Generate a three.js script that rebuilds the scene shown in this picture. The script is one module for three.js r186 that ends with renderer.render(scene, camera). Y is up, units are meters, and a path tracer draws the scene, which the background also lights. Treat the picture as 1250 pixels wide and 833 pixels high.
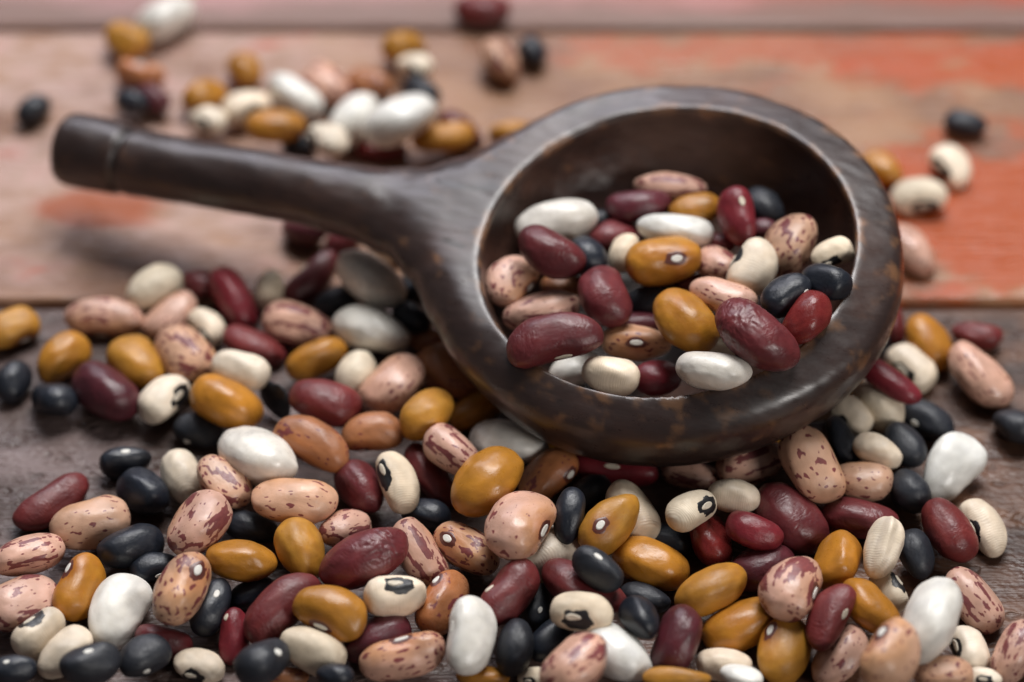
import * as THREE from 'three';
import { ImprovedNoise } from 'three/addons/math/ImprovedNoise.js';
import { RoundedBoxGeometry } from 'three/addons/geometries/RoundedBoxGeometry.js';
import { RectAreaLightUniformsLib } from 'three/addons/lights/RectAreaLightUniformsLib.js';

// ---------------------------------------------------------------- camera, light, exposure
const V = (x, y, z) => new THREE.Vector3(x, y, z), RAD = Math.PI / 180, MM = 0.001;
const scene = new THREE.Scene();
const ELEV = 42 * RAD, DIST = 0.6, FOV = 11.2;
const camera = new THREE.PerspectiveCamera(FOV, 1250 / 833, 0.02, 20);
camera.position.set(0, Math.sin(ELEV) * DIST, Math.cos(ELEV) * DIST);
camera.lookAt(0, 0, 0);
camera.updateMatrixWorld();
camera.focus = 0.552;
camera.userData.fStop = 7.4;
const renderer = new THREE.WebGLRenderer({ antialias: true });
renderer.setSize(1250, 833);
renderer.toneMapping = THREE.LinearToneMapping;
renderer.toneMappingExposure = 1;
renderer.shadowMap.enabled = true;
RectAreaLightUniformsLib.init();
scene.background = new THREE.Color(0.07, 0.068, 0.072);           // the dim room round the table
function softLight(name, color, intensity, w, h, from, to) {
  const l = new THREE.RectAreaLight(color, intensity, w, h);
  l.name = name; l.position.set(...from); l.lookAt(...to); l.castShadow = true; scene.add(l);
}
softLight('window_light', new THREE.Color(1, 0.985, 0.975), 15, 0.52, 0.42, [0.12, 0.84, -0.34], [0, 0, 0]);
softLight('back_window_light', new THREE.Color(0.9, 0.89, 1), 5, 0.8, 0.45, [-0.25, 0.82, -0.98], [0, 0, 0]);
softLight('second_window_light', new THREE.Color(1, 0.96, 0.92), 21, 0.16, 0.2, [0.5, 0.36, 0.56], [0, 0.01, 0.02]);

// ---------------------------------------------------------------- helpers
const perlin = new ImprovedNoise();
const noise = (x, y, z) => perlin.noise(x + 31.7, y + 17.3, z + 53.1);
const fbm = (x, y, z, n = 4) => { let s = 0, a = 0.5; for (let i = 0; i < n; i++) { s += a * noise(x, y, z); x *= 2.03; y *= 2.03; z *= 2.03; a *= 0.5; } return s; };
const clamp = (x, a = 0, b = 1) => Math.min(b, Math.max(a, x));
const step = (a, b, x) => { const t = clamp((x - a) / (b - a)); return t * t * (3 - 2 * t); };
const mix = (a, b, t) => a + (b - a) * t;
const mix3 = (a, b, t) => [mix(a[0], b[0], t), mix(a[1], b[1], t), mix(a[2], b[2], t)];
function random(seed) { let s = (seed * 2654435761) >>> 0; return () => { s = (s + 0x6d2b79f5) >>> 0; let t = Math.imul(s ^ (s >>> 15), 1 | s); t = (t + Math.imul(t ^ (t >>> 7), 61 | t)) ^ t; return ((t ^ (t >>> 14)) >>> 0) / 4294967296; }; }
const used = {};
function numbered(name) { const n = used[name] = (used[name] ?? -1) + 1; return n ? name + '_' + String(n).padStart(3, '0') : name; }
function tag(o, label, category, group) { o.userData.label = label; o.userData.category = category; if (group) o.userData.group = group; return o; }
function shadows(o) { o.traverse((m) => { if (m.isMesh) m.castShadow = m.receiveShadow = true; }); return o; }
function texture(w, h, fn, srgb) {                                   // fn(u, v) -> linear rgb, 0..1
  const d = new Uint8Array(w * h * 4), enc = (x) => Math.round(255 * clamp(srgb ? (x <= 0.0031308 ? 12.92 * x : 1.055 * Math.pow(x, 1 / 2.4) - 0.055) : x));
  for (let j = 0; j < h; j++) for (let i = 0; i < w; i++) { const c = fn((i + 0.5) / w, (j + 0.5) / h), k = (j * w + i) * 4; d[k] = enc(c[0]); d[k + 1] = enc(c[1]); d[k + 2] = enc(c[2]); d[k + 3] = 255; }
  const t = new THREE.DataTexture(d, w, h, THREE.RGBAFormat);
  t.wrapS = t.wrapT = THREE.RepeatWrapping; t.magFilter = THREE.LinearFilter; t.minFilter = THREE.LinearMipmapLinearFilter; t.generateMipmaps = true;
  if (srgb) t.colorSpace = THREE.SRGBColorSpace;
  t.needsUpdate = true;
  return t;
}
// where things lie: a place read off the photograph (1250 x 833) and the height at which it is, in metres
const RIGHT = V(1, 0, 0), BACK = V(0, Math.sin(ELEV), Math.cos(ELEV)), UP = V(0, Math.cos(ELEV), -Math.sin(ELEV));
const HALF = Math.tan(FOV * RAD / 2);
const ray = (px, py) => V(0, 0, 0).addScaledVector(RIGHT, (px - 625) / 416.5 * HALF).addScaledVector(UP, (416.5 - py) / 416.5 * HALF).sub(BACK).normalize();
const at = (px, py, h) => { const r = ray(px, py); return camera.position.clone().addScaledVector(r, (h - camera.position.y) / r.y); };

// ---------------------------------------------------------------- the tabletop: three worn planks
const table = new THREE.Group();
table.name = 'tabletop'; table.userData.kind = 'structure';
scene.add(table);
const zFar = at(625, 36, 0).z, zNear = at(625, 371, 0).z;
function plankTexture(x0, x1, z0, z1, w, h, fn) {
  const color = texture(w, h, (u, v) => fn.color(mix(x0, x1, u) * 1000, mix(z0, z1, v) * 1000), true);
  const relief = texture(w, h, (u, v) => { const k = fn.relief(mix(x0, x1, u) * 1000, mix(z0, z1, v) * 1000); return [k, k, k]; });
  const gloss = texture(w >> 1, h >> 1, (u, v) => { const k = fn.rough(mix(x0, x1, u) * 1000, mix(z0, z1, v) * 1000); return [k, k, k]; });
  for (const t of [color, relief, gloss]) t.wrapS = t.wrapT = THREE.ClampToEdgeWrapping;
  return new THREE.MeshPhysicalMaterial({ map: color, bumpMap: relief, bumpScale: 0.0007, roughnessMap: gloss, roughness: 1, specularIntensity: 0.6 });
}
const grain = (x, z, s) => 0.6 * fbm(x * 0.012 + s, s * 3, z * 0.75, 4) + 0.5 * fbm(x * 0.05, s * 5, z * 2.2, 3);
const fibre = (x, z, s) => fbm(x * 0.16 + s, s, z * 4.5, 3);
const blob = (x, z, cx, cz, rx, rz) => Math.exp(-(((x - cx) / rx) ** 2) - ((z - cz) / rz) ** 2);
function plank(x0, x1, z0, z1, w, h, fn, top) {
  const g = new RoundedBoxGeometry(x1 - x0, 0.02, z1 - z0, 3, 0.0016), p = g.attributes.position, uv = g.attributes.uv;
  for (let i = 0; i < p.count; i++) uv.setXY(i, (p.getX(i) + (x1 - x0) / 2) / (x1 - x0), (p.getZ(i) + (z1 - z0) / 2) / (z1 - z0));
  const m = new THREE.Mesh(g, plankTexture(x0, x1, z0, z1, w, h, fn));
  m.name = numbered('plank'); m.position.set((x0 + x1) / 2, top - 0.01, (z0 + z1) / 2);
  table.add(m);
}
const X0 = -0.2, X1 = 0.2;
// near plank: grey weathered wood, browner to the right
const cloud = (x, z, s) => fbm(x * 0.05 + s, s, z * 0.085, 5), pit = (x, z, s) => step(0.16, 0.4, fbm(x * 0.25 + s, s, z * 0.38, 4) + 0.25 * cloud(x, z, s + 3));
plank(X0, X1, zNear + 0.0006, 0.14, 2048, 900, {
  color: (x, z) => {
    const g = grain(x, z, 1.3), f = fibre(x, z, 2.1), k = cloud(x, z, 2.7), right = step(-40, 60, x + 20 * fbm(x * 0.02, 4, z * 0.03));
    let c = mix3([0.075, 0.048, 0.041], [0.065, 0.031, 0.02], right);
    c = mix3(c, mix3([0.18, 0.13, 0.122], [0.14, 0.072, 0.046], right), step(-0.3, 0.4, k * 1.4 + (0.35 * g + 0.3 * f) * (1 - 0.75 * right)));
    c = mix3(c, mix3([0.05, 0.031, 0.025], [0.03, 0.017, 0.012], right), 0.8 * step(0.02, 0.45, -k - 0.5 * g));
    c = mix3(c, [0.06, 0.04, 0.034], 0.5 * pit(x, z, 6.2));
    return mix3(c, [0.27, 0.13, 0.07], 0.5 * step(0.12, 0.4, fbm(x * 0.05, 9, z * 0.1)) * right);
  },
  relief: (x, z) => 0.5 + (0.3 * grain(x, z, 1.3) + 0.3 * fibre(x, z, 2.1)) * (1 - 0.6 * step(-30, 50, x)) + 0.5 * cloud(x, z, 2.7) + 0.25 * fbm(x * 0.9, 7, z * 1.3, 3) - 0.4 * pit(x, z, 6.2),
  rough: (x, z) => 0.42 + 0.3 * fbm(x * 0.1, 3, z * 0.3),
}, 0);
// middle plank: pink wash at the left, bare tan wood in the middle, orange paint at the right
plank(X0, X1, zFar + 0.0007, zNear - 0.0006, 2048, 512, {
  color: (x, z) => {
    const g = grain(x, z, 5.2), f = fibre(x, z, 6.4), k = cloud(x, z, 4.1), rag = 0.8 * fbm(x * 0.05, 11, z * 0.12, 4) + 0.7 * fbm(x * 0.14, 13, z * 0.32, 4);
    let c = mix3([0.19, 0.09, 0.052], [0.33, 0.175, 0.095], step(-0.35, 0.35, g * 0.6 + k));
    c = mix3(c, [0.19, 0.11, 0.075], step(0.12, 0.55, -g * 0.6 - 0.4 * f - 0.7 * k) * 0.7);
    const left = step(0, -75, x), low = step(-34, -16, z);
    c = mix3(c, [0.46, 0.315, 0.265], 0.8 * left * (1 - 0.6 * low) * step(-0.35, 0.25, rag + 0.1));
    c = mix3(c, [0.52, 0.27, 0.24], 0.5 * left * (1 - 0.5 * low) * step(0, 0.4, rag));
    const spot = blob(x, z, 98, -32, 34, 15) * 1.15 + blob(x, z, 122, -50, 26, 16) * 0.5 + 0.62 * blob(x, z, 60, -45, 22, 12) + 0.55 * blob(x, z, 100, -76, 60, 8) + 0.3 * step(45, 110, x);
    c = mix3(c, [0.36, 0.058, 0.005], 0.92 * step(0.3, 0.7, spot + rag * 0.85));
    c = mix3(c, [0.36, 0.065, 0.018], 0.65 * step(0.3, 0.6, 0.8 * blob(x, z, 55, -82, 60, 7) + rag * 0.9));
    return mix3(c, [0.3, 0.065, 0.012], 0.92 * step(0.35, 0.8, 1.2 * blob(x, z, -74, -35, 14, 6.5) + rag * 0.5));  // orange brown under the handle: mostly its shaded reflection, painted into the plank
  },
  relief: (x, z) => 0.5 + 0.35 * grain(x, z, 5.2) + 0.3 * fibre(x, z, 6.4) + 0.3 * cloud(x, z, 4.1),
  rough: (x, z) => 0.33 + 0.25 * fbm(x * 0.06, 23, z * 0.2),
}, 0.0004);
// far plank: pink and red paint, bare along its near edge
plank(X0, X1, -0.2, zFar - 0.0007, 1024, 512, {
  color: (x, z) => {
    const g = grain(x, z, 8.2), rag = fbm(x * 0.04, 31, z * 0.12, 4) + 0.5 * fbm(x * 0.12, 33, z * 0.4, 3), edge = step(-10, -1, z - zFar * 1000 + 3 + 7 * rag);
    let c = mix3([0.4, 0.21, 0.2], [0.33, 0.075, 0.045], step(-30, 90, x + 60 * rag));
    return mix3(c, [0.19, 0.115, 0.09], clamp(0.95 * edge + 0.5 * step(0.1, 0.4, -g)));
  },
  relief: (x, z) => 0.5 + 0.4 * grain(x, z, 8.2),
  rough: () => 0.38,
}, 0.0002);

// ---------------------------------------------------------------- the wooden spoon: one carved body, meshed from its distance field
// its own axes in millimetres: x towards the handle's end, y out of the bowl, origin at the middle of the bowl's mouth
const RIM_H = 0.031;
const spoonOrigin = at(814, 301, RIM_H);
const spoonUp = V(0, 0, 0).addScaledVector(BACK, 0.766).addScaledVector(UP, 0.643 * Math.cos(12 * RAD)).addScaledVector(RIGHT, -0.643 * Math.sin(12 * RAD)).normalize();
const handleEnd = at(76, 180, 0.0155);
const spoonX = handleEnd.clone().sub(spoonOrigin); spoonX.addScaledVector(spoonUp, -spoonX.dot(spoonUp)).normalize();
const spoonZ = new THREE.Vector3().crossVectors(spoonX, spoonUp);
const spoonMatrix = new THREE.Matrix4().makeBasis(spoonX, spoonUp, spoonZ).setPosition(spoonOrigin);
const spoonInverse = spoonMatrix.clone().invert();
const endLocal = handleEnd.clone().applyMatrix4(spoonInverse).multiplyScalar(1000);
const ENDX = endLocal.x, ENDY = endLocal.y;
const smin = (a, b, k) => { const h = Math.max(k - Math.abs(a - b), 0) / k; return Math.min(a, b) - h * h * h * k / 6; };
const smax = (a, b, k) => -smin(-a, -b, k);
const RI = 30.8, RO = 38.4, DI = 21, DO = 25.4;
const cavity = (x, y, z) => { const r = Math.hypot(x, z); return (Math.pow(Math.pow(r / RI, 2.35) + Math.pow(Math.abs(y) / DI, 2.35), 1 / 2.35) - 1) * (y > 0 ? RI : mix(RI, DI, clamp(-y / DI))); };
const HPTS = [[8, -6, 5.7, 17], [28, -5.7, 5.6, 17], [35, -5.5, 5.5, 15], [42, -5.4, 5.4, 11.8], [49, -5.5, 5.3, 8.8], [57, -5.6, 5.5, 6.8], [66, -5.7, 5.5, 5.9], [ENDX * 0.75, mix(-5.6, ENDY, 0.6), 5.7, 5.8], [ENDX - 3, ENDY, 6.4, 6.4]];
function handleAt(x) {
  let i = 0; while (i < HPTS.length - 2 && x > HPTS[i + 1][0]) i++;
  const a = HPTS[i], b = HPTS[i + 1], t = clamp((x - a[0]) / (b[0] - a[0])), s = t * t * (3 - 2 * t);
  return [mix(a[1], b[1], t), mix(a[2], b[2], s), mix(a[3], b[3], s)];
}
const GROOVE = ENDX - 13.5;
// the lip is narrow and falls away steeply at the front and sides, flatter at the back, as it was carved
const spoonOuter = (x, y, z) => {
  const r = Math.hypot(x, z), back = step(0.1, 0.85, z / (r + 1e-6)), front = step(0.1, 0.9, -z / (r + 1e-6)), low = mix(6.6, 5, back), yo = y + low, ro = RO - 1.5 * front;
  return (Math.pow(Math.pow(r / ro, 2.2) + Math.pow(Math.abs(yo) / (yo > 0 ? mix(11.5, 13.5, back) : DO - low), 2.2), 1 / 2.2) - 1) * mix(RO, 20, clamp(Math.abs(yo) / 22));
};
const mouthCut = (x, r, y, z) => y + mix(0.56, 0.3, step(0.1, 0.85, z / (r + 1e-6))) * clamp(r - RI - 0.3, 0, 9) * (1 - step(2, 32, x));
function spoonField(x, y, z) {
  const r = Math.hypot(x, z), outer = spoonOuter(x, y, z);
  const [hy, ry, rz] = handleAt(x);
  const q = Math.hypot((y - hy) / ry, z / rz);
  let h = (q - 1) * ry;
  const gx = (x - GROOVE) + 0.06 * z;
  h += 0.5 * Math.exp(-((gx / 0.6) ** 2)) - 0.25 * step(0.3, 1.5, gx);
  h = smax(h, Math.max(x - ENDX, 6 - x), 4.4);
  let d = smin(outer, h, mix(15, 5, step(45, 75, x)));
  d = smax(d, mouthCut(x, r, y, z) - 14 * step(50, 96, x), 1.1);               // the mouth is cut flat and falls off a little outwards
  return smax(d, -cavity(x, y, z), 1.9);
}
function surfaceNet(field, lo, hi, cell) {
  const n = [0, 1, 2].map((k) => Math.ceil((hi[k] - lo[k]) / cell) + 1), [nx, ny, nz] = n, f = new Float32Array(nx * ny * nz);
  const id = (i, j, k) => i + nx * (j + ny * k);
  for (let k = 0; k < nz; k++) for (let j = 0; j < ny; j++) for (let i = 0; i < nx; i++) f[id(i, j, k)] = field(lo[0] + i * cell, lo[1] + j * cell, lo[2] + k * cell);
  const vert = new Int32Array(nx * ny * nz).fill(-1), pos = [], index = [];
  for (let k = 0; k < nz - 1; k++) for (let j = 0; j < ny - 1; j++) for (let i = 0; i < nx - 1; i++) {
    let mask = 0;
    for (let c = 0; c < 8; c++) if (f[id(i + (c & 1), j + (c >> 1 & 1), k + (c >> 2))] < 0) mask |= 1 << c;
    if (!mask || mask === 255) continue;
    let s = [0, 0, 0], m = 0;
    for (let a = 0; a < 8; a++) for (const bit of [1, 2, 4]) {
      if (a & bit) continue;
      const b = a | bit; if ((mask >> a & 1) === (mask >> b & 1)) continue;
      const fa = f[id(i + (a & 1), j + (a >> 1 & 1), k + (a >> 2))], fb = f[id(i + (b & 1), j + (b >> 1 & 1), k + (b >> 2))], t = fa / (fa - fb);
      s[0] += (a & 1) + (bit === 1 ? t : 0); s[1] += (a >> 1 & 1) + (bit === 2 ? t : 0); s[2] += (a >> 2) + (bit === 4 ? t : 0); m++;
    }
    vert[id(i, j, k)] = pos.length / 3;
    pos.push(lo[0] + (i + s[0] / m) * cell, lo[1] + (j + s[1] / m) * cell, lo[2] + (k + s[2] / m) * cell);
  }
  const quad = (a, b, c, d, flip) => { if (flip) index.push(a, c, b, a, d, c); else index.push(a, b, c, a, c, d); };
  for (let k = 1; k < nz - 1; k++) for (let j = 1; j < ny - 1; j++) for (let i = 1; i < nx - 1; i++) {
    const s0 = f[id(i, j, k)] < 0;
    if (s0 !== f[id(i + 1, j, k)] < 0) quad(vert[id(i, j - 1, k - 1)], vert[id(i, j, k - 1)], vert[id(i, j, k)], vert[id(i, j - 1, k)], !s0);
    if (s0 !== f[id(i, j + 1, k)] < 0) quad(vert[id(i - 1, j, k - 1)], vert[id(i - 1, j, k)], vert[id(i, j, k)], vert[id(i, j, k - 1)], !s0);
    if (s0 !== f[id(i, j, k + 1)] < 0) quad(vert[id(i - 1, j - 1, k)], vert[id(i, j - 1, k)], vert[id(i, j, k)], vert[id(i - 1, j, k)], !s0);
  }
  return { pos, index };
}
{
  const net = surfaceNet(spoonField, [-40, -30, -40], [ENDX + 2, 3, 40], 0.52), n = net.pos.length / 3;
  const P = new Float32Array(net.pos), N = new Float32Array(n * 3), C = new Float32Array(n * 3), U = new Float32Array(n * 2);
  const rough = (x, y, z) => (0.2 + 0.22 * step(40, 60, x)) * fbm(x * 0.09, y * 0.11, z * 0.11, 2) + 0.035 * noise(x * 0.2, y * 0.6, z * 0.6);
  // two fine drying cracks in the flat of the neck
  const seg = (x, z, a, b) => { const t = clamp(((x - a[0]) * (b[0] - a[0]) + (z - a[1]) * (b[1] - a[1])) / ((b[0] - a[0]) ** 2 + (b[1] - a[1]) ** 2)); return Math.hypot(x - mix(a[0], b[0], t), z - mix(a[1], b[1], t)) / (0.25 + 0.75 * Math.sin(Math.PI * (0.12 + 0.8 * t))); };
  const onNeck = (px, py) => { const d = ray(px, py), t = spoonOrigin.clone().sub(camera.position).dot(spoonUp) / d.dot(spoonUp), p = camera.position.clone().addScaledVector(d, t).applyMatrix4(spoonInverse); return [p.x * 1000, p.z * 1000]; };
  const cracks = [[[533, 219], [570, 229]], [[570, 229], [607, 226]], [[541, 292], [567, 301]]].map((c) => c.map((q) => onNeck(...q)));
  const crack = (x, z) => { const w = 0.12 * noise(x * 0.9, 3, z * 0.9), k = Math.min(...cracks.map(([a, b]) => seg(x, z + w * 3, a, b))); return Math.exp(-((k / 0.75) ** 2)); };
  const carved = (x, y, z) => spoonField(x, y, z) - rough(x, y, z) * 1.6;
  for (let i = 0; i < n; i++) {
    let [x, y, z] = [P[i * 3], P[i * 3 + 1], P[i * 3 + 2]];
    const e = 0.25, g = V(carved(x + e, y, z) - carved(x - e, y, z), carved(x, y + e, z) - carved(x, y - e, z), carved(x, y, z + e) - carved(x, y, z - e)).normalize();
    const split = crack(x, z) * step(-3.5, -1, y), d = rough(x, y, z) * 1.2 - 0.6 * split;
    x += g.x * d; y += g.y * d; z += g.z * d;
    P.set([x * MM, y * MM, z * MM], i * 3); N.set([g.x, g.y, g.z], i * 3);
    // worn, paler wood along the mouth's inner and outer edges and in scuffs
    const r = Math.hypot(x, z), s = 1.6, bend = (carved(x + s, y, z) + carved(x - s, y, z) + carved(x, y + s, z) + carved(x, y - s, z) + carved(x, y, z + s) + carved(x, y, z - s)) / (s * s);
    const scuff = fbm(x * 0.25, y * 0.3, z * 0.3, 4);
    const inner = Math.exp(-(((r - RI - 0.2) / 0.7) ** 2)) * step(-2.2, -0.3, y) * step(20, 10, Math.abs(x) > 60 ? 30 : 0);
    const lip = Math.exp(-(((spoonOuter(x, y, z) - mouthCut(x, r, y, z) + 0.5 * scuff) / 0.55) ** 2)) * step(30, 10, x) * step(-0.5, 0.1, y < 0 ? 1 : -1);
    const worn = clamp(0.4 * lip * step(0, 0.35, scuff + 0.25 * noise(x * 1.1, y, z * 1.1)) + 0.2 * inner * step(-0.25, 0.25, scuff + 0.12) + 0.8 * step(0.3, 0.75, bend + scuff * 1.1) * step(0.02, 0.3, scuff + 0.1) + 0.14 * step(0.14, 0.45, scuff));
    const fade = 1 - 0.75 * step(45, 65, x), dark = clamp(Math.exp(-(((x - GROOVE + 0.06 * z) / 0.8) ** 2)));
    let c = mix3([0.046, 0.025, 0.02], [0.19, 0.092, 0.042], worn * fade);
    c = mix3(c, [0.015, 0.011, 0.01], Math.max(dark * 0.8, split * 0.97));
    const stain = step(-0.1, 0.35, fbm(x * 0.07 + 9, y * 0.09, z * 0.09, 4)); c = mix3([c[0] * 0.72, c[1] * 0.74, c[2] * 0.8], [c[0] * 1.25, c[1] * 1.2, c[2] * 1.18], stain);
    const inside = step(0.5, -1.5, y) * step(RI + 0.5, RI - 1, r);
    c = mix3(c, [c[0] * 1.9, c[1] * 1.7, c[2] * 1.5], inside);  // bowl wall lightened in the colour itself, standing in for sheen
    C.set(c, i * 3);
    U.set([x * MM, (z + y * 0.8) * MM], i * 2);
  }
  const k = 1 / 0.08;                                               // one repeat of the grain covers 80 mm
  for (let i = 0; i < U.length; i++) U[i] *= k;
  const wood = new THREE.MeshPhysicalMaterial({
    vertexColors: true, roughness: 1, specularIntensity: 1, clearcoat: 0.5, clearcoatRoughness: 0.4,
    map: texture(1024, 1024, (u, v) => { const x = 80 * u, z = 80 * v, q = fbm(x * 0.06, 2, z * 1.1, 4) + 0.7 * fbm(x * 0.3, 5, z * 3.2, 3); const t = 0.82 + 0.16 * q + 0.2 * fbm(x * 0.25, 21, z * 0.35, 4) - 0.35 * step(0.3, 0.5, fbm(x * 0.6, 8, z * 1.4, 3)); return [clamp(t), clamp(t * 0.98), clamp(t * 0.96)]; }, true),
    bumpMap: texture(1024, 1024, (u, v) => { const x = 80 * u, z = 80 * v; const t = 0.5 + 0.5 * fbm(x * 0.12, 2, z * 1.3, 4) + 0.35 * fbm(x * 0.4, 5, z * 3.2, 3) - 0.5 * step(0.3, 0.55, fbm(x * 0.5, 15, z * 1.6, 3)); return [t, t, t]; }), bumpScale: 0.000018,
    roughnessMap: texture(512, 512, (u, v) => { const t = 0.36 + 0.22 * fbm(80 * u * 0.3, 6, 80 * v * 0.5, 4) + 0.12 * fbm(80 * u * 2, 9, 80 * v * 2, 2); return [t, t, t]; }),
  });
  const spoon = new THREE.Group();
  spoon.name = 'wooden_spoon'; spoon.applyMatrix4(spoonMatrix);
  const whole = { position: P, normal: N, color: C, uv: U };
  const cut = (name, keep) => {
    const map = new Int32Array(n).fill(-1), idx = []; let count = 0;
    const out = { position: [], normal: [], color: [], uv: [] };
    for (let t = 0; t < net.index.length; t += 3) {
      const tri = net.index.slice(t, t + 3), cx = (P[tri[0] * 3] + P[tri[1] * 3] + P[tri[2] * 3]) / 3 * 1000;
      if (!keep(cx)) continue;
      for (const v of tri) { if (map[v] < 0) { map[v] = count++; for (const key in out) { const w = key === 'uv' ? 2 : 3; for (let q = 0; q < w; q++) out[key].push(whole[key][v * w + q]); } } idx.push(map[v]); }
    }
    const g = new THREE.BufferGeometry();
    for (const key in out) g.setAttribute(key, new THREE.Float32BufferAttribute(out[key], key === 'uv' ? 2 : 3));
    g.setIndex(idx);
    const m = new THREE.Mesh(g, wood); m.name = name; spoon.add(m);
  };
  cut('bowl', (x) => x < 46); cut('handle', (x) => x >= 46 && x < GROOVE); cut('handle_tip', (x) => x >= GROOVE);
  tag(spoon, 'dark brown carved wooden spoon with a deep round bowl full of beans', 'spoon');
  scene.add(spoon);
}

// ---------------------------------------------------------------- bean materials
const onBean = (u, v) => { const t = u * 2 * Math.PI, lat = (v - 0.5) * Math.PI; return [1.6 * Math.sin(lat), Math.cos(lat) * Math.cos(t), Math.cos(lat) * Math.sin(t)]; };
const MAROON = [0.125, 0.02, 0.03];
const beanMap = (fn, w = 640, h = 384) => texture(w, h, (u, v) => fn(...onBean(u, v)), true);
function speckled(seed, base, warm, dots, streaks) {
  return beanMap((x, y, z) => {
    const o = seed * 7.31;
    let c = mix3(base, warm, step(-0.2, 1.1, y + 0.8 * fbm(x * 0.8 + o, y, z, 3)) * 0.75);
    c = mix3(c, [base[0] * 1.12, base[1] * 1.15, base[2] * 1.2], 0.5 * step(0, 0.4, fbm(x * 1.2, y * 2 + o, z * 2, 3)));
    const fine = 0.35 * fbm(x * 5 + o, y * 9, z * 9, 3);
    const line = fbm(x * 0.62 + o, y * 2.1 + o, z * 2.1, 3) + fine * 0.6;
    const dot = noise(x * 3.1 + o, y * 5.2, z * 5.2 + o) + fine + 0.32 * fbm(x * 0.9 + o, y * 1.1, z * 1.1 + 5, 2);
    const m = Math.max(streaks ? step(0, 0.025, line - streaks) : 0, dots ? step(0, 0.035, dot - dots) : 0);
    return mix3(c, mix3(MAROON, [0.22, 0.05, 0.05], step(-0.2, 0.3, fine)), m * 0.93);
  });
}
const plain = (seed, a, b, f = 1.3, streak = 0) => beanMap((x, y, z) => { const o = seed * 5.7; return mix3(a, b, clamp(0.5 + 1.1 * fbm(x * f + o, y * f * 1.4, z * f * 1.4, 4) + streak * fbm(x * 9 + o, y * 2.5, z * 2.5 + o, 3) + 3 * step(0.42, 0.62, noise(x * 13 + o, y * 15, z * 15)) * step(0, 0.3, noise(x * 2 + o, y * 2, z * 2 + 4)))); }, 512, 320);
const fineRelief = beanMap((x, y, z) => { const t = 0.5 + 0.5 * fbm(x * 6, y * 7, z * 7, 4) + 0.2 * noise(x * 30, y * 34, z * 34); return [t, t, t]; });
fineRelief.colorSpace = THREE.NoColorSpace;
const ringRelief = beanMap((x, y, z) => { const t = 0.5 + 0.35 * Math.sin(x * 52 + 5 * fbm(x, y * 2, z * 2, 2)) * (0.6 + fbm(x * 3, y * 3, z * 3, 2)) + 0.3 * fbm(x * 8, y * 5, z * 5, 3); return [t, t, t]; });
ringRelief.colorSpace = THREE.NoColorSpace;
const patchyGloss = beanMap((x, y, z) => { const t = 0.62 + 0.55 * fbm(x * 1.6 + 3, y * 2, z * 2, 4) + 0.3 * noise(x * 9, y * 9, z * 9); return [t, t, t]; }, 512, 320);
patchyGloss.colorSpace = THREE.NoColorSpace;
const creased = beanMap((x, y, z) => { const w = step(-0.15, 0.35, fbm(x * 1.1 + 2, y * 1.2, z * 1.2, 2)), t = 0.5 + 0.2 * fbm(x * 6, y * 7, z * 7, 4) + w * (0.9 * Math.abs(noise(x * 6 + 1.2 * z, y * 2.4, z * 2.4)) + 0.4 * Math.abs(noise(x * 12, y * 5 + 3, z * 5))); return [t * 0.8, t * 0.8, t * 0.8]; });
creased.colorSpace = THREE.NoColorSpace;
let coats = 0;
const coat = (map, roughness, bump, relief = fineRelief, more = {}) => new THREE.MeshPhysicalMaterial({ map, roughness: roughness * [1.25, 1.6, 1.1, 1.4][coats++ % 4], roughnessMap: patchyGloss, bumpMap: relief, bumpScale: bump, vertexColors: true, ...more });
const TAN = [0.56, 0.33, 0.215], PINK = [0.57, 0.335, 0.25], ORANGE = [0.52, 0.25, 0.1];
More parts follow.
